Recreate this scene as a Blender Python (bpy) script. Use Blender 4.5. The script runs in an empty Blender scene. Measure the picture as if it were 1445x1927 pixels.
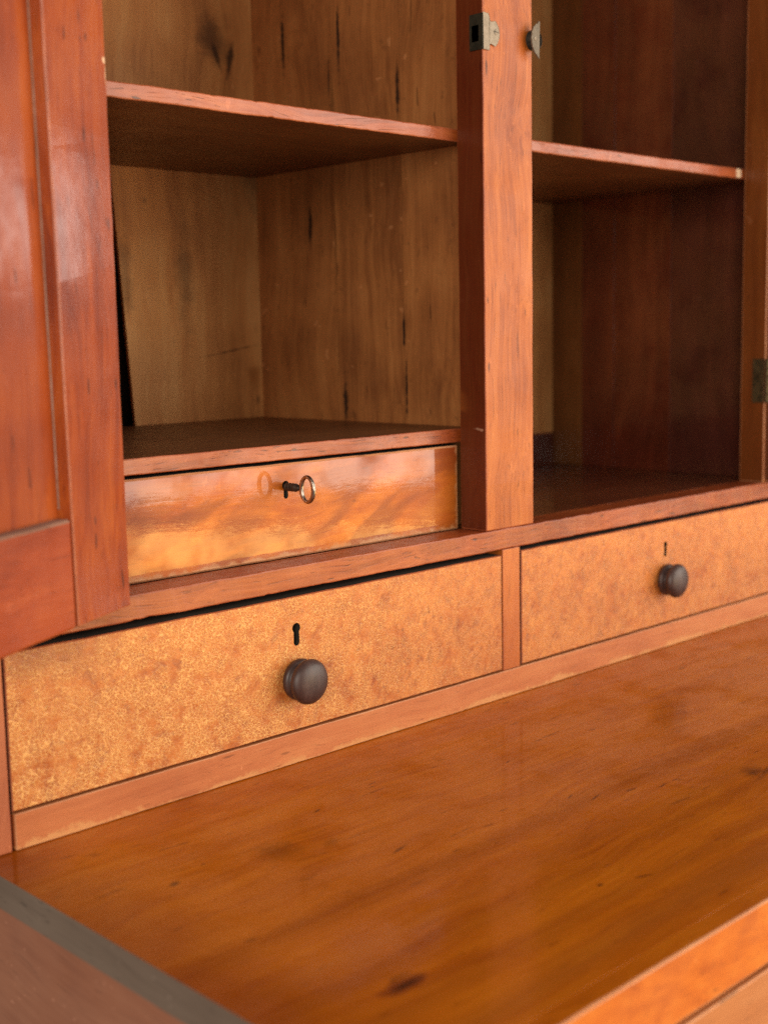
import bpy, bmesh, math, random
from mathutils import Vector, Matrix, noise as mnoise
random.seed(7)
scene = bpy.context.scene
C = scene.collection

# ------------------------------------------------------------------ camera
yaw, pit, rol = [math.radians(a) for a in (43.8827, 7.7621, -1.1055)]
fw = Vector((math.sin(yaw)*math.cos(pit), math.cos(yaw)*math.cos(pit), -math.sin(pit)))
rt = Vector((math.cos(yaw), -math.sin(yaw), 0))
up = rt.cross(fw)
r2 = math.cos(rol)*rt + math.sin(rol)*up
u2 = -math.sin(rol)*rt + math.cos(rol)*up
cam = bpy.data.cameras.new("camera")
cam.sensor_fit = 'HORIZONTAL'; cam.sensor_width = 36.0
cam.lens = 2438.05/1445*36.0
cam.clip_start = 0.02; cam.clip_end = 100
cam.dof.use_dof = True; cam.dof.focus_distance = 0.862; cam.dof.aperture_fstop = 7.6
co = bpy.data.objects.new("camera", cam); C.objects.link(co)
m = Matrix((r2, u2, -fw)).transposed().to_4x4()
m.translation = Vector((-0.32879, -0.64019, 0.25854))
co.matrix_world = m
scene.camera = co
scene.cycles.use_denoising = False
scene.view_settings.view_transform = 'Standard'; scene.view_settings.look = 'None'
scene.view_settings.exposure = 0.58; scene.view_settings.gamma = 1.0

# ------------------------------------------------------------------ light of the room
world = bpy.data.worlds.new("World"); scene.world = world; world.use_nodes = True
bg = world.node_tree.nodes['Background']
bg.inputs[0].default_value = (0.98, 0.86, 0.74, 1); bg.inputs[1].default_value = 0.15

def area(name, loc, look, sx, sy, power, col, roll=0.0):
    l = bpy.data.lights.new(name, 'AREA'); l.shape = 'RECTANGLE'; l.size = sx; l.size_y = sy
    l.energy = power; l.color = col
    o = bpy.data.objects.new(name, l); C.objects.link(o)
    o.location = loc
    d = (Vector(look)-Vector(loc)).normalized()
    o.rotation_euler = (d.to_track_quat('-Z', 'Y').to_matrix() @ Matrix.Rotation(math.radians(roll), 3, 'Z')).to_euler()
    return o
# tall window in front and to the right, a narrower one far right, an added fill lamp behind on the left
area("window_light", (2.05, -2.0, 0.74), (1.35, 0, 0.74), 3.2, 1.8, 57, (1.0, 0.88, 0.75))
area("side_window_light", (3.2, -0.35, 0.60), (0.0, -0.1, 0.60), 1.1, 0.34, 3.4, (1.0, 0.86, 0.78))
area("left_fill_light", (-1.8, -1.6, 0.70), (0.3, 0.1, 0.2), 1.2, 1.3, 30, (1.0, 0.88, 0.74))
area("sunlit_floor_light", (2.0, -2.0, -0.52), (1.3, 0, -0.15), 2.8, 0.50, 25, (1.0, 0.56, 0.15), -3.7)

# ------------------------------------------------------------------ node helper
class NT:
    def __init__(s, name):
        s.m = bpy.data.materials.new(name); s.m.use_nodes = True
        s.t = s.m.node_tree; s.t.nodes.clear()
        s.out = s.t.nodes.new('ShaderNodeOutputMaterial')
        s.b = s.t.nodes.new('ShaderNodeBsdfPrincipled')
        s.t.links.new(s.b.outputs[0], s.out.inputs[0])
        s._tc = None
    def n(s, t, **kw):
        o = s.t.nodes.new(t)
        for k, v in kw.items(): setattr(o, k, v)
        return o
    def set(s, sock, v):
        if hasattr(v, 'is_output'): s.t.links.new(v, sock)
        elif isinstance(v, (tuple, list)) and sock.type == 'RGBA': sock.default_value = tuple(v)+((1,) if len(v) == 3 else ())
        else: sock.default_value = v
    def P(s):
        if s._tc is None: s._tc = s.n('ShaderNodeTexCoord').outputs['Object']
        return s._tc
    def math(s, op, a, b=0.0, c=None, clamp=False):
        o = s.n('ShaderNodeMath', operation=op); o.use_clamp = clamp
        s.set(o.inputs[0], a); s.set(o.inputs[1], b)
        if c is not None: s.set(o.inputs[2], c)
        return o.outputs[0]
    def vm(s, op, a, b):
        o = s.n('ShaderNodeVectorMath', operation=op); s.set(o.inputs[0], a); s.set(o.inputs[1], b); return o.outputs[0]
    def mix(s, f, a, b, blend='MIX'):
        o = s.n('ShaderNodeMix', data_type='RGBA', blend_type=blend)
        s.set(o.inputs[0], f); s.set(o.inputs[6], a); s.set(o.inputs[7], b); return o.outputs[2]
    def noise(s, v, sc, det=4, ro=0.55, dist=0.0):
        o = s.n('ShaderNodeTexNoise'); s.set(o.inputs['Vector'], v)
        o.inputs['Scale'].default_value = sc; o.inputs['Detail'].default_value = det
        o.inputs['Roughness'].default_value = ro; o.inputs['Distortion'].default_value = dist
        return o.outputs['Fac']
    def voro(s, v, sc, feature='DISTANCE_TO_EDGE', rnd=1.0):
        o = s.n('ShaderNodeTexVoronoi', feature=feature); s.set(o.inputs['Vector'], v)
        o.inputs['Scale'].default_value = sc; o.inputs['Randomness'].default_value = rnd
        return o.outputs['Distance']
    def ss(s, x, a, b):                                    # smoothstep a..b (b may be below a)
        o = s.n('ShaderNodeMapRange', interpolation_type='SMOOTHSTEP'); s.set(o.inputs[0], x)
        lo, hi = min(a, b), max(a, b)
        o.inputs[1].default_value = lo; o.inputs[2].default_value = hi
        o.inputs[3].default_value = 0.0 if a < b else 1.0; o.inputs[4].default_value = 1.0 if a < b else 0.0
        return o.outputs[0]
    def ramp(s, f, stops):
        o = s.n('ShaderNodeValToRGB'); e = o.color_ramp.elements
        while len(e) < len(stops): e.new(0.5)
        for i, (p, c) in enumerate(stops): e[i].position = p; e[i].color = tuple(c)+(1,)
        s.set(o.inputs[0], f); return o.outputs[0]
    def xyz(s, v):
        o = s.n('ShaderNodeSeparateXYZ'); s.set(o.inputs[0], v); return o.outputs
    def comb(s, x, y, z):
        o = s.n('ShaderNodeCombineXYZ'); s.set(o.inputs[0], x); s.set(o.inputs[1], y); s.set(o.inputs[2], z); return o.outputs[0]
    def spot(s, u, v, u0, v0, su, sv, rot=0.0, wob=None, soft=1.0):
        """elliptic mark: 1 at the centre, 0 outside"""
        a = s.math('SUBTRACT', u, u0); b = s.math('SUBTRACT', v, v0)
        ca, sa = math.cos(rot), math.sin(rot)
        p = s.math('ADD', s.math('MULTIPLY', a, ca/su), s.math('MULTIPLY', b, sa/su))
        q = s.math('ADD', s.math('MULTIPLY', a, -sa/sv), s.math('MULTIPLY', b, ca/sv))
        r = s.math('SQRT', s.math('ADD', s.math('MULTIPLY', p, p), s.math('MULTIPLY', q, q)))
        if wob is not None: r = s.math('ADD', r, wob)
        return s.ss(r, 1.0, max(0.0, 1.0-soft))

def wood(name, cols, axis='z', rough=0.38, coat=0.3, coat_rough=0.16, sc=1.0, fleck=0.35, blotch=0.5,
         bump=0.12, scratch=0.25, spec=0.4, extra=None, stretch=0.07, contrast=1.35, fib=.30, peel=.10, coat_ior=1.5):
    t = NT(name)
    P = t.P()
    rnd = t.n('ShaderNodeObjectInfo').outputs['Random']
    off = t.comb(t.math('MULTIPLY', rnd, 7.3), t.math('MULTIPLY', rnd, 3.1), t.math('MULTIPLY', rnd, 5.7))
    Pr = t.vm('ADD', P, off)
    k = {'x': (stretch, 1, 1), 'y': (1, stretch, 1), 'z': (1, 1, stretch)}[axis]
    k2 = {'x': (stretch*.35, 1, 1), 'y': (1, stretch*.35, 1), 'z': (1, 1, stretch*.35)}[axis]
    warp = t.noise(Pr, 9*sc, 2, .5)
    wv = t.comb(t.math('MULTIPLY', t.math('SUBTRACT', warp, .5), .03),) if False else None
    wn = t.n('ShaderNodeTexNoise'); t.set(wn.inputs['Vector'], Pr); wn.inputs['Scale'].default_value = 7*sc; wn.inputs['Detail'].default_value = 2
    wvec = t.vm('SCALE', wn.outputs['Color'], (0, 0, 0)); wvec.node.inputs['Scale'].default_value = 0.035/sc
    G = t.vm('MULTIPLY', t.vm('ADD', Pr, wvec), k)
    G2 = t.vm('MULTIPLY', t.vm('ADD', Pr, wvec), k2)
    n1 = t.noise(G, 48*sc, 5, .6, .4)
    n2 = t.noise(G2, 420*sc, 4, .65)
    n3 = t.noise(Pr, 11*sc, 4, .55)
    band = t.math('SINE', t.math('MULTIPLY', t.noise(G, 17*sc, 2, .45), 70.0))
    f = t.math('MULTIPLY', n1, .50)
    f = t.math('ADD', f, t.math('MULTIPLY', n2, fib))
    f = t.math('ADD', f, t.math('MULTIPLY', n3, blotch))
    f = t.math('ADD', f, t.math('MULTIPLY', band, .030))
    f = t.math('SUBTRACT', f, (0.50+fib+blotch)/2-0.5)
    f = t.math('ADD', t.math('MULTIPLY', t.math('SUBTRACT', f, .5), contrast), .5, clamp=True)
    col = t.ramp(f, [(0.18, cols[0]), (0.5, cols[1]), (0.82, cols[2])])
    # short dark pores along the grain
    pore = t.ss(t.noise(G2, 900*sc, 2, .5), .60, .74)
    col = t.mix(t.math('MULTIPLY', pore, fleck), col, tuple(c*.35 for c in cols[0]))
    # gum flecks, larger and sparse
    kf = {'x': (.22, 1, 1), 'y': (1, .22, 1), 'z': (1, 1, .22)}[axis]
    gum = t.ss(t.noise(t.vm('MULTIPLY', Pr, kf), 210*sc, 1, .4), .735, .78)
    col = t.mix(t.math('MULTIPLY', gum, fleck*1.3, clamp=True), col, tuple(c*.22 for c in cols[0]))
    # fine pale scratches and rubbed places
    scv = t.noise(t.vm('MULTIPLY', t.vm('ADD', Pr, (3.3, 1.7, .4)), {'x': (.5, 1, .25), 'y': (.4, .5, 1), 'z': (1, .25, .4)}[axis]), 330, 1, .4)
    scr = t.ss(scv, .745, .765)
    col = t.mix(t.math('MULTIPLY', scr, scratch), col, tuple(min(1, c*1.5+.05) for c in cols[2]))
    height = t.math('ADD', t.math('MULTIPLY', n2, .6), t.math('MULTIPLY', n1, .6))
    height = t.math('SUBTRACT', height, t.math('MULTIPLY', pore, .35))
    height = t.math('SUBTRACT', height, t.math('MULTIPLY', gum, .5))
    rg = t.math('ADD', t.math('MULTIPLY', t.math('SUBTRACT', t.noise(Pr, 38, 4, .6), .5), .28), rough)
    if extra: col, height, rg = extra(t, P, col, height, rg, n3, n1)
    t.set(t.b.inputs['Base Color'], col)
    t.set(t.b.inputs['Roughness'], rg)
    t.b.inputs['Specular IOR Level'].default_value = spec
    if coat > 0:
        cw = t.math('MULTIPLY', t.ss(t.noise(Pr, 24, 3, .6), .22, .6), coat)
        t.set(t.b.inputs['Coat Weight'], cw)
        cr = t.math('ADD', t.math('MULTIPLY', t.math('SUBTRACT', t.noise(Pr, 60, 3, .6), .5), coat_rough*.9), coat_rough)
        t.set(t.b.inputs['Coat Roughness'], cr)
        t.b.inputs['Coat IOR'].default_value = coat_ior
    bp = t.n('ShaderNodeBump'); bp.inputs['Strength'].default_value = bump; bp.inputs['Distance'].default_value = 0.0006
    t.set(bp.inputs['Height'], height)
    t.t.links.new(bp.outputs[0], t.b.inputs['Normal'])
    if coat > 0:
        # the varnish flows over the grain but keeps a slight orange-peel of its own
        cb = t.n('ShaderNodeBump'); cb.inputs['Strength'].default_value = peel; cb.inputs['Distance'].default_value = 0.0008
        t.set(cb.inputs['Height'], t.math('ADD', t.noise(Pr, 90, 3, .5), t.math('MULTIPLY', n2, .3)))
        t.t.links.new(cb.outputs[0], t.b.inputs['Coat Normal'])
    return t.m

# -- marks that stay with the wood, plus some painted-in shade and reflection -----------------------------------------------------------
def ex_back(t, P, col, h, rg, n3, n1):
    X, Y, Z = t.xyz(P); w = t.math('MULTIPLY', t.math('SUBTRACT', t.noise(P, 75, 4, .6), .5), 1.6)
    k = t.spot(X, Z, .368, .512, .024, .034, 0, w, 1.0)
    col = t.mix(t.math('MULTIPLY', k, .62), col, (.018, .011, .008))
    k = t.spot(X, Z, .386, .497, .004, .022, -.25, w, .8)
    col = t.mix(t.math('MULTIPLY', k, .85), col, (.016, .009, .006))
    k = t.spot(X, Z, .372, .497, .0035, .016, .35, w, .8)
    col = t.mix(t.math('MULTIPLY', k, .7), col, (.016, .009, .006))
    w2 = t.math('MULTIPLY', t.math('SUBTRACT', t.noise(P, 160, 3, .6), .5), 1.6)
    k = t.spot(X, Z, .377, .2478, .038, .0012, .16, w2, .9)
    col = t.mix(t.math('MULTIPLY', k, .75), col, (.02, .012, .006))
    for (a, b, c, d) in ((.292, .373, .004, .004), (.408, .4, .03, .045), (.405, .203, .003, .005), (.27, .31, .01, .05), (.33, .31, .012, .07)):
        k = t.spot(X, Z, a, b, c, d, 0, w, .95)
        col = t.mix(t.math('MULTIPLY', k, .45), col, (.03, .016, .008))
    k = t.spot(X, Z, .402, .225, .010, .014, 0, w, .9)
    col = t.mix(t.math('MULTIPLY', k, .6), col, (.24, .075, .012))
    return col, h, rg
def ex_side(t, P, col, h, rg, n3, n1):
    X, Y, Z = t.xyz(P); w = t.math('MULTIPLY', t.math('SUBTRACT', t.noise(P, 170, 3, .6), .5), 1.4)
    for (y, z, a, b) in ((.2125, .352, .0022, .022), (.1725, .204, .0024, .022), (.1045, .448, .0017, .026), (.2420, .505, .002, .03),
                         (.1015, .262, .0014, .02), (.1720, .500, .0016, .034), (.0995, .215, .0010, .034), (.1845, .470, .0010, .02)):
        k = t.spot(Y, Z, y, z, a*1.6, b, 0, w, .75)
        col = t.mix(t.math('MULTIPLY', k, .92), col, (.010, .006, .004))
        h = t.math('SUBTRACT', h, t.math('MULTIPLY', k, 2.0))
    k = t.ss(t.noise(P, 130, 4, .6), .60, .72)
    col = t.mix(t.math('MULTIPLY', k, .25), col, (.025, .009, .004))
    return col, h, rg
def ex_desk(t, P, col, h, rg, n3, n1):
    X, Y, Z = t.xyz(P); w = t.math('MULTIPLY', t.math('SUBTRACT', t.noise(P, 110, 3, .6), .5), .9)
    def mark(a, b, su, sv, r, amt, c, soft=.7):
        nonlocal col
        k = t.spot(X, Y, a, b, su, sv, r, w, soft); col = t.mix(t.math('MULTIPLY', k, amt), col, c); return k
    dk = (.035, .008, .002)
    k = mark(.0427, -.2607, .0165, .0068, .03, .85, (.16, .03, .004), .5); 
    k = mark(.0425, -.2612, .0125, .0028, .03, .9, (.02, .005, .002), .8); h = t.math('SUBTRACT', h, t.math('MULTIPLY', k, 2.5))
    mark(.392, -.226, .016, .011, .5, .75, dk, .95); mark(.400, -.232, .03, .003, .25, .6, dk, .9)
    mark(.10, -.105, .02, .02, .2, .35, dk, .95); mark(.128, -.118, .012, .006, .4, .3, dk, .9)  # dark blots paint the knob's reflection into the desk colour
    for (a, b, su, sv, r) in ((.2098, -.0645, .006, .0008, .12), (.205, -.069, .005, .0007, -.1), (.148, -.152, .011, .0016, .25), (.30, -.1, .004, .001, .3),
                              (.276, -.17, .006, .001, .3), (.285, -.182, .009, .0012, .2), (.21, -.27, .008, .0013, -.4), (.185, -.26, .003, .0016, 0),
                              (.06, -.09, .003, .001, .2), (.155, -.075, .005, .0012, .3), (.035, -.10, .006, .0035, .2), (.33, -.20, .008, .001, .1)):
        mark(a, b, su, sv, r, .8, dk, .8)
    # redder, darker streaks toward the front edge and a warm pale one
    sn = t.math('MULTIPLY', t.math('SUBTRACT', n1, .5), .03)
    Yw = t.math('ADD', t.math('SUBTRACT', Y, t.math('MULTIPLY', X, .015)), sn)
    for (y0, wd, amt, c) in ((-.245, .012, .24, (.16, .028, .002)), (-.275, .011, .26, (.14, .022, .003)), (-.225, .012, .45, (.40, .115, .013)),
                             (-.305, .018, .5, (.32, .095, .010)), (-.185, .016, .25, (.12, .022, .003)), (-.150, .012, .3, (.38, .10, .011))):
        k = t.ss(t.math('ABSOLUTE', t.math('SUBTRACT', Yw, y0)), wd, 0.0); col = t.mix(t.math('MULTIPLY', k, amt), col, c)
    # dust specks
    d = t.ss(t.voro(P, 95, 'F1'), .055, .03); d = t.math('MULTIPLY', d, t.ss(t.noise(P, 20, 2, .5), .52, .64))
    col = t.mix(t.math('MULTIPLY', d, .55), col, (.55, .36, .25))
    # left end is stained red by hands
    k = t.ss(t.math('ADD', X, t.math('MULTIPLY', t.math('SUBTRACT', n3, .5), .05)), .035, -.03)
    col = t.mix(t.math('MULTIPLY', k, .55), col, (.16, .022, .005))
    return col, h, rg
def ex_inner(t, P, col, h, rg, n3, n1):
    X, Y, Z = t.xyz(P)
    # broad slanting wood figure; also paints in the front's shaded and lit bands
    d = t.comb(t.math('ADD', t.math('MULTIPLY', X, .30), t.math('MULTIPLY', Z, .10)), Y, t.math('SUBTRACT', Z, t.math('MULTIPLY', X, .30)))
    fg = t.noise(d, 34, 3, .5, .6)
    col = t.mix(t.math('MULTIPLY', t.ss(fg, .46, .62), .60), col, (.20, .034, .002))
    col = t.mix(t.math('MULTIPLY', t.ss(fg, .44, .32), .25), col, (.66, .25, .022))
    # darker toward the right end
    w = t.math('MULTIPLY', t.math('SUBTRACT', t.noise(P, 26, 3, .6), .5), .08)
    k = t.ss(t.math('ADD', X, w), .30, .40)
    col = t.mix(t.math('MULTIPLY', k, .5), col, (.20, .035, .005))
    # finish rubbed off along the right and lower edges
    e = t.math('MINIMUM', t.math('SUBTRACT', .3925, X), t.math('SUBTRACT', Z, .1105))
    c = t.ss(t.math('ADD', e, t.math('MULTIPLY', t.math('SUBTRACT', t.noise(P, 120, 4, .6), .5), .013)), .0048, .0012)
    col = t.mix(t.math('MULTIPLY', c, .75), col, (.58, .30, .13))
    return col, h, rg
def ex_strip(t, P, col, h, rg, n3, n1):
    X, Y, Z = t.xyz(P)
    e = t.math('ADD', t.math('SUBTRACT', Z, -.0225), t.math('MULTIPLY', t.math('SUBTRACT', t.noise(t.vm('MULTIPLY', P, (.35, 1, 1)), 80, 4, .6), .5), .014))
    e2 = t.math('ADD', e, t.math('MULTIPLY', t.math('SUBTRACT', t.noise(P, 240, 3, .6), .5), .008))
    e2 = t.math('ADD', e2, t.math('MULTIPLY', t.ss(t.noise(t.vm('MULTIPLY', P, (1, 0, 0)), 16, 2, .5), .42, .62), .0035))
    c = t.ss(e2, .0062, .0024)
    col = t.mix(t.math('MULTIPLY', c, .75), col, (.66, .33, .12))
    return col, h, rg
def ex_door(t, P, col, h, rg, n3, n1):
    X, Y, Z = t.xyz(P)
    w = t.math('MULTIPLY', t.math('SUBTRACT', t.noise(P, 260, 3, .6), .5), .8)
    for (a, b, su, sv) in ((.026, .4255, .0012, .007), (.020, .416, .002, .0035), (.0255, .414, .0011, .003), (.034, .163, .0015, .004)):
        k = t.spot(X, Z, a, b, su, sv, 0, w, .8); col = t.mix(t.math('MULTIPLY', k, .7), col, (.05, .010, .006))
    w = t.math('MULTIPLY', t.math('SUBTRACT', t.noise(P, 420, 3, .6), .5), .8)
    for (a, b, su, sv) in ((.0012, .4075, .003, .0022), (.0003, .400, .0014, .007)):
        k = t.spot(X, Z, a, b, su, sv, 0, w, .4); col = t.mix(k, col, (.80, .56, .36))
    return col, h, rg
def ex_stile(t, P, col, h, rg, n3, n1):
    X, Y, Z = t.xyz(P); w = t.math('MULTIPLY', t.math('SUBTRACT', t.noise(P, 420, 3, .6), .5), 1.6)
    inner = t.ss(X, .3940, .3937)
    # shade on the left-facing rebate side, painted in as dark red
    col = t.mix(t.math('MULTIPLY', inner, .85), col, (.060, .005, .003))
    k = t.math('MULTIPLY', t.spot(Y, Z, .006, .1875, .006, .0012, .1, w, .5), inner)
    col = t.mix(t.math('MULTIPLY', k, .6), col, (.5, .3, .2))
    return col, h, rg

CH = [(.16, .027, .005), (.30, .064, .012), (.42, .115, .026)]          # reddish cherry
CHF = [(.27, .058, .008), (.42, .110, .016), (.54, .17, .032)]          # sun-faded cherry of the front frame
RED = [(.17, .021, .002), (.31, .052, .005), (.42, .092, .010)]         # red stained door
M = {}
M['stile'] = wood('faded_cherry_upright', CHF, 'z', .46, .10, .25, spec=.3, bump=.2, fleck=.6, fib=.55, stretch=.03, contrast=1.7, extra=ex_stile)
M['frame'] = wood('faded_cherry_rail', [(.19, .032, .007), (.32, .066, .014), (.45, .115, .028)], 'x', .42, .2, .22, bump=.4, fleck=.6, fib=.5, contrast=1.7)
M['upright'] = wood('faded_cherry_short_upright', [(.34, .070, .010), (.48, .125, .018), (.60, .19, .035)], 'z', .40, .2, .25)
M['end_upright'] = wood('pale_end_upright', [(.33, .085, .033), (.46, .140, .055), (.58, .21, .085)], 'z', .42, .2, .25)
M['hinge_stile'] = wood('brown_hinge_stile', [(.11, .026, .004), (.17, .045, .008), (.24, .075, .014)], 'z', .40, .3, .25)
M['strip'] = wood('worn_cherry_strip', [(.38, .105, .034), (.52, .170, .058), (.64, .25, .09)], 'x', .46, .1, .3, extra=ex_strip)
M['shelf'] = wood('cherry_shelf_edge', [tuple(min(1, c*1.15) for c in k) for k in CH], 'x', .42, .55, .30, bump=.6, fleck=.7, fib=.5, contrast=1.6)
M['raw'] = wood('raw_brown_shelf_face', [(.085, .026, .007), (.14, .048, .013), (.20, .08, .024)], 'x', .5, .25, .3, scratch=.3)
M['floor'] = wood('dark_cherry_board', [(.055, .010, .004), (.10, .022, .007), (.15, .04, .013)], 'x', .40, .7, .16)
M['back'] = wood('poplar_back', [(.35, .138, .040), (.53, .235, .072), (.64, .335, .12)], 'z', .62, 0, extra=ex_back, sc=.9, blotch=.75, fleck=.25, contrast=1.55, stretch=.07)
M['side'] = wood('brown_side_board', [(.20, .068, .018), (.33, .124, .034), (.43, .18, .054)], 'z', .6, .0, extra=ex_side, sc=1.0, blotch=.7, fleck=.35, contrast=1.8, stretch=.05)
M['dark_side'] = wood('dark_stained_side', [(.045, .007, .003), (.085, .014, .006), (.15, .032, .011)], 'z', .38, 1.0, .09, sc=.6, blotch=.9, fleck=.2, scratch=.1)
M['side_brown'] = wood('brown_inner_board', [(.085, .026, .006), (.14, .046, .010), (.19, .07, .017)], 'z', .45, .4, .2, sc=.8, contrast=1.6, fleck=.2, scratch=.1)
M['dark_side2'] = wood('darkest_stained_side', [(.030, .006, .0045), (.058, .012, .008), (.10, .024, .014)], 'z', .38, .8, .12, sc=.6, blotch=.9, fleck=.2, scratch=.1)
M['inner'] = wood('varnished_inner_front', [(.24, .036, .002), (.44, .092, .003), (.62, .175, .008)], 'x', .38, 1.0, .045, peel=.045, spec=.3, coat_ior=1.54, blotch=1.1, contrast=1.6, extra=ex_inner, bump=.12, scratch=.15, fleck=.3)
M['desk'] = wood('desk_top_cherry', [(.35, .080, .0015), (.47, .128, .003), (.57, .178, .006)], 'x', .45, .50, .11, spec=.12, extra=ex_desk, blotch=.38, fleck=.4, fib=.5, contrast=1.5, bump=.12, scratch=.08)
M['deskend'] = wood('grey_end_grain', [(.14, .098, .072), (.175, .125, .093), (.21, .155, .118)], 'y', .6, .1, .4, scratch=.4, fleck=.4, contrast=1.4)
M['desk_side'] = wood('base_side_cherry', [(.27, .095, .048), (.33, .125, .066), (.38, .155, .085)], 'y', .5, .25, .25, scratch=.4, fleck=.4, contrast=1.9, blotch=.8)
M['apron'] = wood('figured_apron', [(.38, .070, .006), (.60, .150, .012), (.70, .23, .028)], 'x', .36, .5, .2, stretch=.3, blotch=.9, sc=1.4, fleck=.45)
M['lower'] = wood('lower_drawer_front', [(.36, .11, .035), (.47, .17, .055), (.56, .23, .085)], 'x', .42, .4, .25)
M['door'] = wood('red_door_stile', RED, 'z', .36, .9, .105, extra=ex_door, blotch=.6, fib=.5, fleck=.5, scratch=.1, contrast=1.7, stretch=.05)
M['door_panel'] = wood('red_door_panel', [tuple(c*.95 for c in k) for k in RED], 'z', .36, .85, .12, blotch=.8, scratch=.15, contrast=1.5, stretch=.06)
M['door_rail'] = wood('red_door_rail', [(.20, .026, .006), (.33, .055, .012), (.42, .09, .022)], 'x', .40, .45, .25, blotch=.7, scratch=.1)
M['worn'] = wood('bare_worn_edge', [(.40, .15, .065), (.55, .24, .11), (.70, .38, .2)], 'x', .55, 0, scratch=.1)
M['worn_dark'] = wood('rubbed_dark_edge', [(.18, .035, .012), (.34, .085, .03), (.5, .16, .07)], 'x', .45, .2, .3, scratch=.2)
M['dust'] = wood('dusty_ledge', [(.16, .07, .045), (.28, .15, .11), (.42, .27, .22)], 'x', .8, 0, scratch=0)
M['pale'] = wood('fresh_broken_wood', [(.55, .36, .22), (.70, .52, .36), (.8, .64, .48)], 'x', .7, 0, scratch=0)
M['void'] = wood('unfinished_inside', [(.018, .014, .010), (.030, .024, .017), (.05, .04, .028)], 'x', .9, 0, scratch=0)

def birdseye():
    t = NT('birdseye_maple'); P = t.P(); X, Y, Z = t.xyz(P)
    base = t.noise(P, 26, 5, .62, .5)
    mid = t.noise(t.vm('MULTIPLY', P, (1, 1, .7)), 120, 4, .65, .8)
    f = t.math('ADD', t.math('MULTIPLY', base, .45), t.math('MULTIPLY', mid, .55))
    col = t.ramp(f, [(.32, (.31, .070, .015)), (.45, (.48, .136, .027)), (.57, (.58, .186, .039)), (.70, (.70, .265, .06))])
    # slanted curly ripples, stronger to the right
    rp = t.vm('MULTIPLY', P, (1, 1, 1)); u = t.math('SUBTRACT', t.math('MULTIPLY', X, .80), t.math('MULTIPLY', Z, .45))
    v = t.math('ADD', t.math('MULTIPLY', X, .45), t.math('MULTIPLY', Z, .80))
    rip = t.noise(t.comb(u, 0, t.math('MULTIPLY', v, .42)), 300, 3, .6, .7)
    rmod = t.ss(t.noise(P, 60, 3, .6), .30, .58)
    rr = t.math('MULTIPLY', t.math('MULTIPLY', t.ss(rip, .50, .64), rmod), t.math('ADD', .30, t.math('MULTIPLY', t.ss(X, .08, .30), .70)))
    col = t.mix(t.math('MULTIPLY', rr, .62), col, (.30, .072, .019))
    # purple-brown bruises
    br = t.ss(t.noise(P, 85, 5, .7, .6), .53, .70)
    col = t.mix(t.math('MULTIPLY', br, .60), col, (.26, .075, .034))
    # eyes
    ev = t.vm('ADD', P, t.vm('MULTIPLY', t.n('ShaderNodeTexNoise').outputs['Color'], (0, 0, 0)))
    eye = t.ss(t.voro(ev, 150, 'F1'), .26, .12); eye = t.math('MULTIPLY', eye, t.ss(t.noise(P, 42, 2, .5), .50, .62))
    col = t.mix(t.math('MULTIPLY', eye, .75), col, (.22, .06, .024))
    # crazed varnish: pale threads round small darker islands, coarse on the left, fading to the right
    wn = t.n('ShaderNodeTexNoise'); t.set(wn.inputs['Vector'], P); wn.inputs['Scale'].default_value = 330; wn.inputs['Detail'].default_value = 2
    wv = t.vm('SCALE', t.vm('SUBTRACT', wn.outputs['Color'], (.5, .5, .5)), (0, 0, 0)); wv.node.inputs['Scale'].default_value = .0030
    Pw = t.vm('ADD', P, wv)
    c1 = t.voro(Pw, 500); c2 = t.voro(Pw, 360); c3 = t.voro(Pw, 760)
    sel = t.ss(t.math('ADD', t.math('ADD', X, t.math('MULTIPLY', t.math('SUBTRACT', Z, .09), -.25)), t.math('MULTIPLY', t.math('SUBTRACT', base, .5), .16)), .065, .02)
    l1 = t.ss(c1, .14, .03); l2 = t.ss(c2, .12, .025); l3 = t.ss(c3, .19, .03)
    m_ = t.n('ShaderNodeMix'); m_.data_type = 'FLOAT'; t.set(m_.inputs[0], sel); t.set(m_.inputs[2], l1); t.set(m_.inputs[3], l2)
    line = t.math('MAXIMUM', m_.outputs[0], t.math('MULTIPLY', l3, .35))
    pat = t.ss(t.noise(P, 70, 4, .65), .33, .55)
    fade = t.math('ADD', t.math('MULTIPLY', t.ss(X, .42, .12), .65), .35)
    amt = t.math('MULTIPLY', t.math('MULTIPLY', line, pat), fade)
    isl = t.math('MULTIPLY', t.math('SUBTRACT', 1.0, line), t.math('MULTIPLY', t.math('ADD', t.math('MULTIPLY', t.ss(X, .36, .02), .52), .12)))
    col = t.mix(isl, col, (.24, .062, .022))
    col = t.mix(t.math('MULTIPLY', amt, .92), col, (.88, .47, .15))
    # darker corner at the top left
    ck = t.spot(X, Z, .02, .088, .06, .022, 0, t.math('MULTIPLY', t.math('SUBTRACT', base, .5), 1.5), .9)
    col = t.mix(t.math('MULTIPLY', ck, .55), col, (.20, .06, .028))
    t.set(t.b.inputs['Base Color'], col)
    t.set(t.b.inputs['Roughness'], t.math('ADD', t.math('MULTIPLY', mid, .25), .24)); t.b.inputs['Specular IOR Level'].default_value = .45
    bp = t.n('ShaderNodeBump'); bp.inputs['Strength'].default_value = .5; bp.inputs['Distance'].default_value = .0006
    hh = t.math('ADD', t.math('MULTIPLY', amt, .8), t.math('ADD', t.math('MULTIPLY', mid, .7), t.math('MULTIPLY', t.noise(P, 900, 2, .5), .5)))
    t.set(bp.inputs['Height'], hh); t.t.links.new(bp.outputs[0], t.b.inputs['Normal'])
    return t.m
M['birdseye'] = birdseye()

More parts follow.
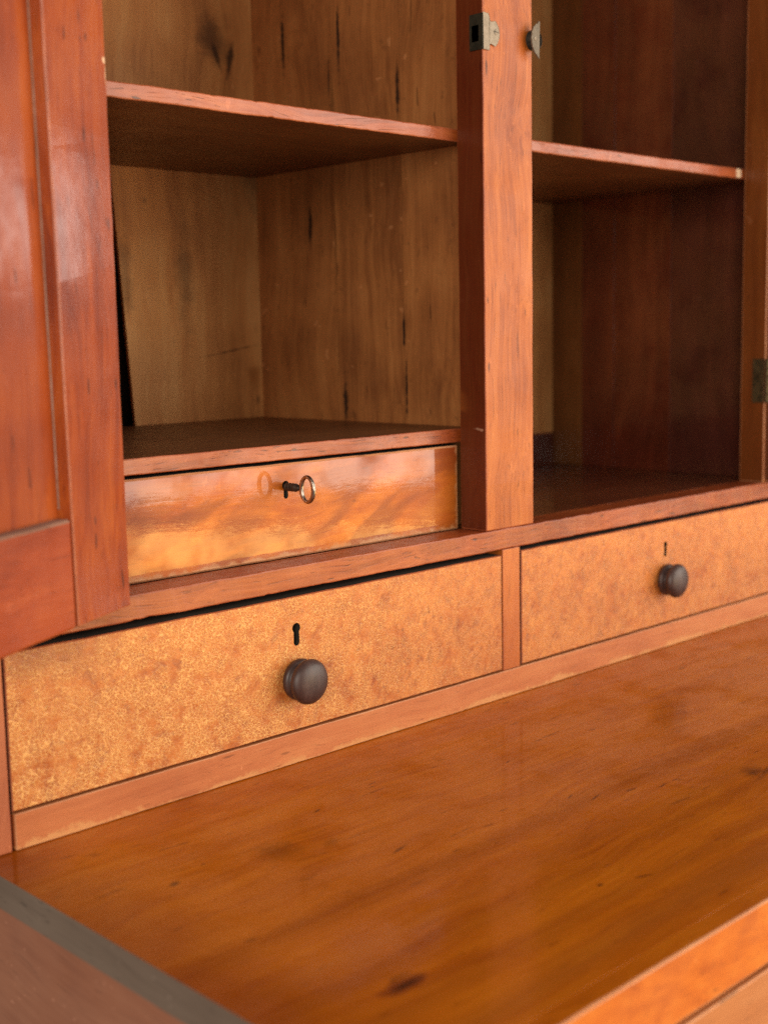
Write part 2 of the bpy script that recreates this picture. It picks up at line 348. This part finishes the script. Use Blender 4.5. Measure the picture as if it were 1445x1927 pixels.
def metal(name, col, rough, metallic=1.0, tarn=(.05, .045, .03), sc=200):
    t = NT(name); P = t.P()
    k = t.ss(t.noise(P, sc, 4, .65), .42, .66)
    t.set(t.b.inputs['Base Color'], t.mix(t.math('MULTIPLY', k, .75), col, tarn))
    t.b.inputs['Metallic'].default_value = metallic
    t.set(t.b.inputs['Roughness'], t.math('ADD', t.math('MULTIPLY', t.noise(P, sc*1.7, 3, .6), .3), rough))
    bp = t.n('ShaderNodeBump'); bp.inputs['Strength'].default_value = .25; bp.inputs['Distance'].default_value = .0003
    t.set(bp.inputs['Height'], t.noise(P, sc*2.5, 3, .6)); t.t.links.new(bp.outputs[0], t.b.inputs['Normal'])
    return t.m
M['plate'] = metal('dull_nickel_brass', (.33, .285, .225), .5, .2, (.25, .215, .165), 160)
M['plate_worn'] = metal('worn_grey_brass', (.17, .145, .11), .5, .3, (.12, .105, .08), 160)
M['plate_dark'] = metal('green_tarnished_brass', (.035, .035, .022), .42, .3, (.012, .015, .010))
M['iron'] = metal('worn_key_iron', (.42, .38, .33), .16, 1.0, (.10, .085, .065), 420)
M['iron_dark'] = metal('dark_key_shank', (.09, .075, .06), .42, .8, (.03, .025, .02), 500)
M['hinge'] = metal('old_brass_hinge', (.14, .11, .055), .4, .8, (.04, .033, .02))
def knobmat():
    t = NT('dark_turned_wood'); P = t.P()
    k = t.noise(t.vm('MULTIPLY', P, (1, 1, .2)), 260, 4, .6); g = t.noise(P, 120, 3, .6)
    t.set(t.b.inputs['Base Color'], t.ramp(t.math('ADD', t.math('MULTIPLY', k, .6), t.math('MULTIPLY', g, .4)), [(.3, (.026, .013, .012)), (.55, (.055, .029, .026)), (.8, (.12, .07, .058))]))
    t.set(t.b.inputs['Roughness'], t.math('ADD', t.math('MULTIPLY', g, .25), .30)); t.b.inputs['Specular IOR Level'].default_value = .55
    bp = t.n('ShaderNodeBump'); bp.inputs['Strength'].default_value = .10; bp.inputs['Distance'].default_value = .0003
    t.set(bp.inputs['Height'], k); t.t.links.new(bp.outputs[0], t.b.inputs['Normal'])
    return t.m
M['knob'] = knobmat()
def fibre():
    t = NT('straw_fibre'); t.b.inputs['Base Color'].default_value = (.62, .42, .24, 1); t.b.inputs['Roughness'].default_value = .7
    return t.m
M['fibre'] = fibre()

# ------------------------------------------------------------------ mesh helpers
def link(name, bm, mats, parent=None, smooth=False):
    me = bpy.data.meshes.new(name)
    bmesh.ops.recalc_face_normals(bm, faces=bm.faces)
    bm.to_mesh(me); bm.free()
    for x in (mats if isinstance(mats, (list, tuple)) else [mats]): me.materials.append(x)
    if smooth:
        for p in me.polygons: p.use_smooth = True
    o = bpy.data.objects.new(name, me); C.objects.link(o)
    if parent is not None:
        o.parent = parent
        pm = Matrix.Translation(parent['base'])  if 'base' in parent.keys() else Matrix.Identity(4)
        o.matrix_parent_inverse = pm.inverted()
    return o
def thing(name, loc, label, cat):
    o = bpy.data.objects.new(name, None); o.empty_display_size = .05; C.objects.link(o); o.location = loc
    o['label'] = label; o['category'] = cat; o['base'] = loc
    return o
def board_bm(x0, x1, y0, y1, z0, z1, bev=.0008, wob=.00022, seg=2, cuts=0, wear=True, nick=0.0):
    bm = bmesh.new()
    bmesh.ops.create_cube(bm, size=1.0)
    for v in bm.verts:
        v.co = Vector((x0+(v.co.x+.5)*(x1-x0), y0+(v.co.y+.5)*(y1-y0), z0+(v.co.z+.5)*(z1-z0)))
    if bev > 0:
        r = bmesh.ops.bevel(bm, geom=list(bm.edges), offset=bev, segments=seg, profile=.5, affect='EDGES')
        if wear:
            for f in bm.faces:
                n = f.normal
                if max(abs(n.x), abs(n.y), abs(n.z)) < .999: f.material_index = 1
    d = (x1-x0, y1-y0, z1-z0); ax = max(range(3), key=lambda i: d[i]); lo = (x0, y0, z0)[ax]
    n = cuts or max(2, int(d[ax]/.012))
    no = [0, 0, 0]; no[ax] = 1
    for i in range(1, n):
        c = [0, 0, 0]; c[ax] = lo+d[ax]*i/n
        bmesh.ops.bisect_plane(bm, geom=bm.verts[:]+bm.edges[:]+bm.faces[:], plane_co=c, plane_no=no)
    if nick:
        bmesh.ops.bisect_plane(bm, geom=bm.verts[:]+bm.edges[:]+bm.faces[:], plane_co=(0, y0+bev+.003, 0), plane_no=(0, 1, 0))
    if wob > 0:
        s = Vector((random.random()*50, random.random()*50, random.random()*50))
        for v in bm.verts:
            q = v.co*45+s
            dv = mnoise.noise_vector(q)*wob + mnoise.noise_vector(v.co*190+s)*wob*.6
            dv[ax] = 0
            v.co += dv
            if nick:
                k = mnoise.noise(Vector((v.co[ax]*95, s.x, s.y)))+.5*mnoise.noise(Vector((v.co[ax]*300, s.y, 0)))
                k2 = mnoise.noise(Vector((v.co[ax]*80, s.z, 3)))+.5*mnoise.noise(Vector((v.co[ax]*260, s.x, 5)))
                if v.co.y < y0+bev*1.3:
                    if v.co.z > z1-bev*1.3 and k > .5: v.co.z -= nick*min(1, (k-.5)*3)
                    if v.co.z < z0+bev*1.3 and k2 > .5: v.co.z += nick*min(1, (k2-.5)*3)
    return bm
def board(name, b, mat, parent, worn='worn_dark', **kw):
    return link(name, board_bm(*b, **kw), [M[mat], M[worn]], parent)
def plate_bm(outer, holes, y0, depth, bev=.0008):
    """front in the x-z plane at y0 facing -y, with real holes, `depth` deep; outer is a rectangle (x0,x1,z0,z1)"""
    bm = bmesh.new(); x0, x1, z0, z1 = outer
    def loop(pts, y):
        vs = [bm.verts.new((p[0], y, p[1])) for p in pts]
        es = [bm.edges.new((vs[i], vs[(i+1) % len(vs)])) for i in range(len(vs))]
        return vs, es
    def rect(i, n=40):
        a, b, c, d = x0+i, x1-i, z0+i, z1-i; out = []
        for k in range(n): out.append((a+(b-a)*k/n, c))
        for k in range(8): out.append((b, c+(d-c)*k/8))
        for k in range(n): out.append((b+(a-b)*k/n, d))
        for k in range(8): out.append((a, d+(c-d)*k/8))
        s = random.random()*30
        return [(p[0]+mnoise.noise((p[0]*60, p[1]*60, s))*.00018, p[1]+mnoise.noise((p[0]*55, p[1]*55, s+9))*.00030) for p in out]
    fp = rect(0)
    cx, cz = (x0+x1)/2, (z0+z1)/2
    inner = [(p[0]+math.copysign(bev, cx-p[0])*(abs(p[0]-cx) > (x1-x0)/2-.001), p[1]+math.copysign(bev, cz-p[1])*(abs(p[1]-cz) > (z1-z0)/2-.001)) for p in fp]
    A, ea = loop(inner, y0); B, eb = loop(fp, y0+bev); D, ed = loop(fp, y0+depth)
    es = list(ea); hl = []
    for h in holes:
        ha, eh = loop(h, y0); es += eh; hl.append(ha)
    bmesh.ops.triangle_fill(bm, use_beauty=True, edges=es, normal=(0, -1, 0))
    n = len(A)
    for i in range(n):
        j = (i+1) % n
        bm.faces.new((A[i], A[j], B[j], B[i])).material_index = 1
        bm.faces.new((B[i], B[j], D[j], D[i])).material_index = 2
    for ha in hl:
        hb = [bm.verts.new((v.co.x, y0+depth, v.co.z)) for v in ha]
        for i in range(len(ha)):
            j = (i+1) % len(ha)
            bm.faces.new((ha[i], ha[j], hb[j], hb[i])).material_index = 2
    return bm
def keyhole(cx, ztop, zbot, r, w):
    pts = []; zc = ztop-r
    a0 = math.asin(min(.99, w/r))
    for k in range(17):
        a = math.radians(-90)+a0+(2*math.pi-2*a0)*k/16
        pts.append((cx+r*math.cos(a), zc+r*math.sin(a)))
    for k in range(7):
        a = math.pi+math.pi*k/6
        pts.append((cx+w*1.1*math.cos(a), zbot+w*1.1+w*1.1*math.sin(a)))
    return pts
def lathe_bm(prof, origin, axis=Vector((0, -1, 0)), n=48, squash=1.0):
    """prof: (radius, distance along axis)"""
    bm = bmesh.new(); axis = axis.normalized()
    a = axis.orthogonal().normalized(); b = axis.cross(a)
    rings = []
    for r, d in prof:
        c = Vector(origin)+axis*d
        if r < 1e-6: rings.append([bm.verts.new(c)])
        else: rings.append([bm.verts.new(c+(a*math.cos(2*math.pi*k/n)+b*math.sin(2*math.pi*k/n))*r) for k in range(n)])
    for p, q in zip(rings, rings[1:]):
        for k in range(n):
            l = (k+1) % n
            if len(p) == 1: bm.faces.new((p[0], q[k], q[l]))
            elif len(q) == 1: bm.faces.new((p[k], p[l], q[0]))
            else: bm.faces.new((p[k], p[l], q[l], q[k]))
    return bm
def extrude_poly_bm(pts3, dirv):
    bm = bmesh.new(); a = [bm.verts.new(p) for p in pts3]; b = [bm.verts.new(Vector(p)+Vector(dirv)) for p in pts3]
    bm.faces.new(a); bm.faces.new(b[::-1])
    for i in range(len(a)):
        j = (i+1) % len(a); bm.faces.new((a[i], a[j], b[j], b[i]))
    bmesh.ops.triangulate(bm, faces=[f for f in bm.faces if len(f.verts) > 4])
    return bm

# ------------------------------------------------------------------ dimensions (metres; front of the cabinet is y = 0)
REC = .027; DEP = .284
XS1, XS2, XR = .3936, .4486, .7944
ZF = .1107                                     # top of the rail and floor of the upper cabinet
TOP = .80
# ================================================================== desk base
base = thing('desk_base', (.45, -.02, -.5), 'glossy orange-brown cherry desk base with a broad polished top below the upper cabinet', 'desk')
dt = board('desk_top', (-.0237, 1.06, -.3185, .31, -.0411, -.0221), 'desk', base, worn='desk', bev=.0003, wob=.0001, cuts=60)
me = dt.data; me.materials.append(M['deskend'])
for p in me.polygons:
    if p.normal.x < -.5: p.material_index = 2
bm = board_bm(-.0230, 1.06, -.3301, -.3184, -.0566, -.0222, bev=.0011, cuts=60, wob=.0002)
for v in bm.verts:
    if v.co.y > -.3275 and v.co.z > -.025: v.co.z = -.0222
for f in bm.faces:
    if f.calc_center_median().y > -.3287 and f.calc_center_median().z > -.026: f.material_index = 2
link('apron', bm, [M['apron'], M['worn'], M['desk']], base)
board('side_panel', (-.0205, 0, -.3160, .31, -.5, -.0415), 'desk_side', base)
board('rail', (.0005, 1.06, -.3185, -.300, -.5, -.25), 'frame', base)
board('drawer', (.004, 1.06, -.3297, -.305, -.245, -.0600), 'lower', base, worn='worn', bev=.001)
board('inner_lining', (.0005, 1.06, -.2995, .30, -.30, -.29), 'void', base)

# ================================================================== upper cabinet
hut = thing('upper_cabinet', (.45, .14, -.022), 'red-brown cherry upper cabinet with open doors, inner shelves and birdseye maple drawers', 'cabinet')
# carcass
board('side_panel', (-.0237, -.0034, 0, .300, -.0218, TOP), 'end_upright', hut)
board('side_panel', (.93, .95, 0, .300, -.0218, TOP), 'upright', hut)
board('top_board', (-.0237, .95, 0, .300, TOP+.0005, TOP+.02), 'frame', hut)
board('base_strip', (-.0012, .93, 0, .020, -.0217, -.0006), 'strip', hut, worn='worn', bev=.0006, cuts=260, nick=.0005)
board('rail', (-.0040, .93, 0, REC-.001, .0950, ZF), 'frame', hut, bev=.0010, wob=.0004, cuts=260, nick=.0006)
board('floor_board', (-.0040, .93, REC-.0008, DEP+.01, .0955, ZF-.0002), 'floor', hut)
board('divider', (.4124, .4326, .0008, .05, -.0003, .0946), 'upright', hut, bev=.0005, wob=.0001)
board('stile', (-.0042, .0590, 0, REC-.002, ZF+.0003, TOP), 'upright', hut)
board('stile', (XS1, XS2, 0, REC-.001, ZF+.0003, TOP), 'stile', hut, bev=.0008, cuts=60)
board('stile', (XR, .928, 0, REC-.001, ZF+.0003, TOP), 'hinge_stile', hut, worn='worn', bev=.0009, cuts=60)
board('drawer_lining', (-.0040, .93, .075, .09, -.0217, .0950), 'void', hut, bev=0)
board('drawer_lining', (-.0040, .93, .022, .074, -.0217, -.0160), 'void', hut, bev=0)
# left compartment: side boards with opened joints, back boards, shelves
def side_board(y0, y1, x, gaps0, gaps1, z0, z1, mat):
    """vertical board facing -x; gaps: (z, halfheight, width) bulges where the joint has opened"""
    bm = bmesh.new(); N = 150; L, R = [], []
    def g(z, gaps, s):
        w = .00018+abs(mnoise.noise((z*30, s, 0)))*.0002
        for (zc, hh, wd, sk) in gaps:
            u = (z-zc)/hh
            if abs(u) < 1: w += wd*max(0, (1-u*u))*(1+sk*u)
        return w
    for i in range(N+1):
        z = z0+(z1-z0)*i/N
        L.append((y0+g(z, gaps0, 1.0), z)); R.append((y1-g(z, gaps1, 2.0), z))
    fl = [bm.verts.new((x, p[0], p[1])) for p in L]; fr = [bm.verts.new((x, p[0], p[1])) for p in R]
    bl = [bm.verts.new((x+.010, p[0], p[1])) for p in L]; br_ = [bm.verts.new((x+.010, p[0], p[1])) for p in R]
    for i in range(N):
        bm.faces.new((fl[i], fl[i+1], fr[i+1], fr[i])); bm.faces.new((bl[i], bl[i+1], br_[i+1], br_[i]))
        bm.faces.new((fl[i], fl[i+1], bl[i+1], bl[i])); bm.faces.new((fr[i], fr[i+1], br_[i+1], br_[i]))
    for a, b, c, d in ((fl[0], fr[0], br_[0], bl[0]), (fl[N], fr[N], br_[N], bl[N])): bm.faces.new((a, b, c, d))
    return link('side_board', bm, M[mat], hut)
XW = .4106
j1 = [(.325, .040, .0010, .3), (.447, .032, .0016, -.4), (.235, .03, .0003, 0)]; j2 = [(.30, .05, .0002, 0), (.21, .03, .0004, 0)]
side_board(.181, DEP+.006, XW, j1, [], ZF, TOP, 'side')
side_board(.1015, .181, XW, j2, j1, ZF, TOP, 'side')
side_board(REC-.0005, .1015, XW, [], j2, ZF, TOP, 'side')
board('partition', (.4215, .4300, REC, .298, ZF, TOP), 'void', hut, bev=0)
# the back: the left board stands off at a slant and leaves a dark gap
bm = extrude_poly_bm([(.2790, DEP, ZF), (.4300, DEP, ZF), (.4300, DEP, TOP), (.2350, DEP, TOP)], (0, .003, 0))
link('back_board', bm, M['back'], hut)
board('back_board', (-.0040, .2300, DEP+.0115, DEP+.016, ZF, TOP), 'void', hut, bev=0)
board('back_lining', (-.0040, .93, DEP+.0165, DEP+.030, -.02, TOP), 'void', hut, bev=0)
board('shelf', (.0600, XW-.0006, REC+.0008, DEP-.0006, .3992, .4086), 'shelf', hut, bev=.0009, wob=.0003, cuts=200, nick=.0005)
board('shelf', (.0600, XW-.0006, REC+.0006, DEP-.0006, .1773, .1877), 'shelf', hut, bev=.0008, wob=.0002, cuts=200, nick=.0005)
# right compartment
XRW = .828
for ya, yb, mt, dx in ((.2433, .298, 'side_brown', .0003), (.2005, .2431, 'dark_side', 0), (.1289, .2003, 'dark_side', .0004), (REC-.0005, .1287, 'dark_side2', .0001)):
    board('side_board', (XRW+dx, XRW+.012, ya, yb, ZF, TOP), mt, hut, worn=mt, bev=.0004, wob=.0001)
bm = extrude_poly_bm([(.4305, DEP, .1466), (XRW-.0003, DEP, .1466), (XRW-.0003, DEP, TOP), (.4305, DEP, TOP)], (0, .010, 0)); link('back_board', bm, M['back'], hut)
board('back_rail', (.4305, XRW-.0003, DEP-.001, DEP+.012, ZF, .1464), 'dark_side', hut, bev=.0006)
board('shelf', (.4303, XRW-.0006, REC+.0008, DEP-.0020, .3992, .4086), 'shelf', hut, bev=.0012, wob=.0003, cuts=160, nick=.0005)
for o in list(bpy.data.objects):
    if o.name.startswith('shelf'):
        o.data.materials.append(M['raw'])
        for p in o.data.polygons:
            if abs(p.normal.z) > .9 and p.material_index == 0: p.material_index = 2
# pale chip of bare wood on the end of the right shelf
bm = board_bm(.7822, .7900, REC-.0004, REC+.006, .3999, .4083, bev=.001, wob=.0006, wear=False); link('shelf_chip', bm, M['pale'], hut)

# ------------------------------------------------------------------ drawers
def knob_bm(x, z):
    prof = [(0, 0), (.0122, 0), (.0136, .0006), (.0139, .0020), (.0136, .0036), (.0124, .0046), (.0104, .0055), (.0098, .0066),
            (.0106, .0078), (.0134, .0088), (.0147, .0098), (.0151, .0112), (.0147, .0128), (.0135, .0144), (.0114, .0158), (.0083, .0168), (.0045, .0174), (0, .0176)]
    return lathe_bm(prof, (x, 0, z), n=56)
def drawer(rect, y, mat, label, kh, knob=None, depth=.018, bev=.0008, worn='worn_dark'):
    d = link('drawer', plate_bm(rect, [keyhole(*kh)], y, depth, bev), [M[mat], M[worn], M['void']], hut)
    d['label'] = label
    lk = board_bm(kh[0]-.014, kh[0]+.014, y+depth+.0005, y+depth+.010, kh[2]-.010, kh[1]+.008, bev=0)
    link('lock_case', lk, M['iron_dark'], d)
    bx = bmesh.new()
    x0, x1, z0, z1 = rect
    if knob: link('knob', knob_bm(*knob), M['knob'], d, smooth=True)
    return d
drawer((-.0020, .4112, .0006, .0906), .0006, 'birdseye', 'wide birdseye maple drawer front with crazed varnish', (.2056, .0727, .0574, .0034, .0023), (.2055, .0352), bev=.0007)
drawer((.4344, .92, .0008, .0914), .0006, 'birdseye', 'right-hand birdseye maple drawer front with rippled figure', (.6308, .0738, .0604, .0026, .0019), (.6312, .0400), bev=.0007)
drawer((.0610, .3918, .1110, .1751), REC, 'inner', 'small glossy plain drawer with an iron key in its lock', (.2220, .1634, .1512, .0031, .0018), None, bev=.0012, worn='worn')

# ------------------------------------------------------------------ metal fittings
def strike(outline, y0, y1, mat):
    bm = extrude_poly_bm([(p[0], y0, p[1]) for p in outline], (0, y1-y0, 0))
    bmesh.ops.bevel(bm, geom=[e for e in bm.edges if abs((e.verts[0].co-e.verts[1].co).y) < 1e-6 and abs(e.verts[0].co.y-y0) < 1e-6 and e.calc_face_angle(0) > .5], offset=.0003, segments=1, affect='EDGES')
    return link('strike_plate', bm, M[mat], hut)
def arc(cx, cz, r, a0, a1, n):
    return [(cx+r*math.cos(math.radians(a0+(a1-a0)*k/n)), cz+r*math.sin(math.radians(a0+(a1-a0)*k/n))) for k in range(n+1)]
ol = [(.3934, .4602), (.3995, .4602)] + arc(.4020, .4628, .0022, 200, 110, 5) + arc(.3995, .4725, .0110, -52, 52, 14) + arc(.4020, .4822, .0022, 250, 160, 5) + [(.3985, .4855), (.3934, .4855)]
sp = strike(ol, -.0011, -.0001, 'plate')
side = extrude_poly_bm([(XS1-.0010, -.0009, .4604), (XS1-.0010, .0118, .4604), (XS1-.0010, .0118, .4662), (XS1-.0010, .0030, .4662), (XS1-.0010, .0030, .4775), (XS1-.0010, .0118, .4775), (XS1-.0010, .0118, .4853), (XS1-.0010, -.0009, .4853)], (.0011, 0, 0))
link('side_leaf', side, M['plate_dark'], sp)
link('side_leaf', extrude_poly_bm([(XS1-.0011, .0095, .4662), (XS1-.0011, .0118, .4662), (XS1-.0011, .0118, .4775), (XS1-.0011, .0095, .4775)], (.0010, 0, 0)), M['plate_dark'], sp)
link('latch_socket', board_bm(XS1-.0004, XS1-.0001, .0030, .0095, .4662, .4775, bev=0), M['hinge'], sp)
def screw(x, y, z, par, r=.0021, ang=.15):
    s = link('screw', lathe_bm([(0, -.0004), (r, -.0004), (r, .0002), (r*.8, .0006), (0, .0008)], (x, y, z), n=20), M['plate'], par, smooth=False)
    bm = board_bm(-r*.95, r*.95, -.00095, -.0006, -.00028, .00028, bev=0, wob=0)
    bm.transform(Matrix.Translation((x, y, z)) @ Matrix.Rotation(ang, 4, 'Y'))
    return s, bm
s, bm = screw(.4069, -.0011, .4735, sp); link('screw_slot', bm, M['iron_dark'], sp)
# half-moon latch standing proud at the stile's other edge
ol2 = [(.4496, .4862), (.4482, .4862), (.4474, .4845)] + [(.4492+.0088*math.cos(math.radians(a)), .4730+.0118*math.sin(math.radians(a))) for a in range(105, 256, 10)] + [(.4478, .4604), (.4488, .4598)]
lp = strike(ol2, -.0066, -.0056, 'plate_worn')
screw(.4440, -.0066, .4735, lp, .0013)[1].free()
link('spring', lathe_bm([(.0060, 0), (.0072, .0006), (.0060, .0012), (.0073, .0019), (.0060, .0026), (.0072, .0033), (.0060, .0040), (.0070, .0047), (.0060, .0054)], (.4478, -.0001, .4733), n=28), M['iron_dark'], lp)
# hinge of the right door on the inner face of the right stile
hg = link('hinge', board_bm(XR-.0012, XR-.0001, .0010, .0132, .1880, .2296, bev=.0003, wob=.0001, wear=False), M['hinge'], hut)
for k in range(5):
    z0 = .1882+.0083*k
    link('knuckle', lathe_bm([(0, 0), (.0024, 0), (.0026, .0004), (.0026, .0076), (.0024, .0080), (0, .0080)], (XR-.0006, -.0026, z0), Vector((0, 0, 1)), n=16), M['hinge'], hg, smooth=False)
# right door, thrown wide open
bm = board_bm(0, .055, 0, .019, .1096, TOP-.02, bev=.0008)
T = Matrix.Translation((XR+.0048, -.0225, 0)) @ Matrix.Rotation(math.radians(-12), 4, 'Z')
bm.transform(T); rd = link('door', bm, [M['door'], M['worn_dark']], hut); rd['label'] = 'right cabinet door swung wide open beside the right hinge'
bm = board_bm(.0552, .33, .004, .014, .17, TOP-.02, bev=0); bm.transform(T); link('panel', bm, M['door_panel'], rd)
bm = board_bm(.0552, .33, 0, .019, .1096, .168, bev=.0008); bm.transform(T); link('rail', bm, [M['door_rail'], M['worn_dark']], rd)

# ------------------------------------------------------------------ left door, swung open over the left upright; local frame: x along the door away from the hinge, -y toward the viewer
ang = math.radians(28.4)
ex = Vector((-math.cos(ang), -math.sin(ang), 0)); ny = Vector((-math.sin(ang), math.cos(ang), 0))   # ny = into the door
DT = Matrix((( ex.x, ny.x, 0, .0670), (ex.y, ny.y, 0, -.0200), (0, 0, 1, 0), (0, 0, 0, 1)))
def dlink(name, bm, mats, par=None):
    o = link(name, bm, mats, par or hut)
    o.matrix_local = DT if par is None or par is hut else Matrix.Identity(4)
    if par is not None and par is not hut:
        o.matrix_parent_inverse = Matrix.Identity(4); o.matrix_local = Matrix.Identity(4)
    else:
        o.matrix_parent_inverse = Matrix.Translation(hut['base']).inverted(); o.matrix_basis = DT
    return o
ZD0, ZD1 = .1096, TOP-.02
bm = board_bm(.0560, .34, .0080, .0130, .150, ZD1, bev=0, wob=.0001)
ld = dlink('door', bm, [M['door_panel'], M['worn_dark']]); ld['label'] = 'left cabinet door swung open, red and glossy'
bm = board_bm(0, .0560, 0, .019, ZD0, ZD1, bev=.0008, cuts=60, wob=.0002)
for v in bm.verts:
    if v.co.x > .03: v.co.x += (v.co.z-ZD0)*.0135
dlink('stile', bm, [M['door'], M['worn_dark']], ld)
bm = board_bm(.0568, .34, .0008, .0185, ZD0-.0008, .1672, bev=.0018, wob=.0004, seg=3)
for f in bm.faces:
    c = f.calc_center_median()
    if c.z > .1648: f.material_index = 2
    elif f.material_index == 1: f.material_index = 0
dlink('rail', bm, [M['door_rail'], M['worn'], M['dust']], ld)
# dusty bead in the corner between panel and stile
bm = bmesh.new(); N = 60; prev = None
for i in range(N+1):
    z = .172+(ZD1-.172)*i/N; xo = .0560+(z-ZD0)*.0135
    q = [bm.verts.new((xo+.0001, .0072, z)), bm.verts.new((xo+.0006+.0004*mnoise.noise((z*120, 0, 0)), .0079, z)), bm.verts.new((xo+.0001, .0085, z))]
    if prev:
        for a, b in ((0, 1), (1, 2)): bm.faces.new((prev[a], prev[b], q[b], q[a]))
    prev = q
dlink('bead', bm, M['dust'], ld)

# ================================================================== key standing in the lock
ky = .027
key = thing('key', (.2220, ky, .1590), 'small old iron key with an oval bow standing in the lock of the inner drawer', 'key')
prof = [(0, -.012), (.0022, -.012), (.0022, .0003)]
d = .0003
for i in range(4):
    prof += [(.0026, d+.0004), (.0029, d+.0013), (.0027, d+.0021), (.00235, d+.0026)]; d += .0029
prof += [(.0022, d+.0005), (.0018, d+.0016), (.0014, d+.0026), (0, d+.003)]
link('shank', lathe_bm(prof, (.2220, ky, .1594), n=28), M['iron_dark'], key, smooth=True)
bm = bmesh.new(); n = 56; mseg = 16; rings = []
cy, cz = ky-.0222, .1590; ay, az = .0061, .0083
for i in range(n):
    a = 2*math.pi*i/n
    c = Vector((.2220, cy+ay*math.cos(a), cz+az*math.sin(a)))
    nrm = Vector((0, math.cos(a)/ay, math.sin(a)/az)).normalized()
    w = .00125+.0006*math.cos(a)**2+.0001*mnoise.noise((a*2, 3, 0)); tk = .0011+.0002*abs(math.cos(a))
    rings.append([bm.verts.new(c+nrm*w*math.cos(2*math.pi*k/mseg)+Vector((1, 0, 0))*tk*math.sin(2*math.pi*k/mseg)) for k in range(mseg)])
for i in range(n):
    p, q = rings[i], rings[(i+1) % n]
    for k in range(mseg): bm.faces.new((p[k], p[(k+1) % mseg], q[(k+1) % mseg], q[k]))
link('bow', bm, M['iron'], key, smooth=True)
link('bit', board_bm(.2209, .2231, ky+.003, ky+.010, .1525, .1590, bev=.0002, wob=0, wear=False), M['iron_dark'], key)
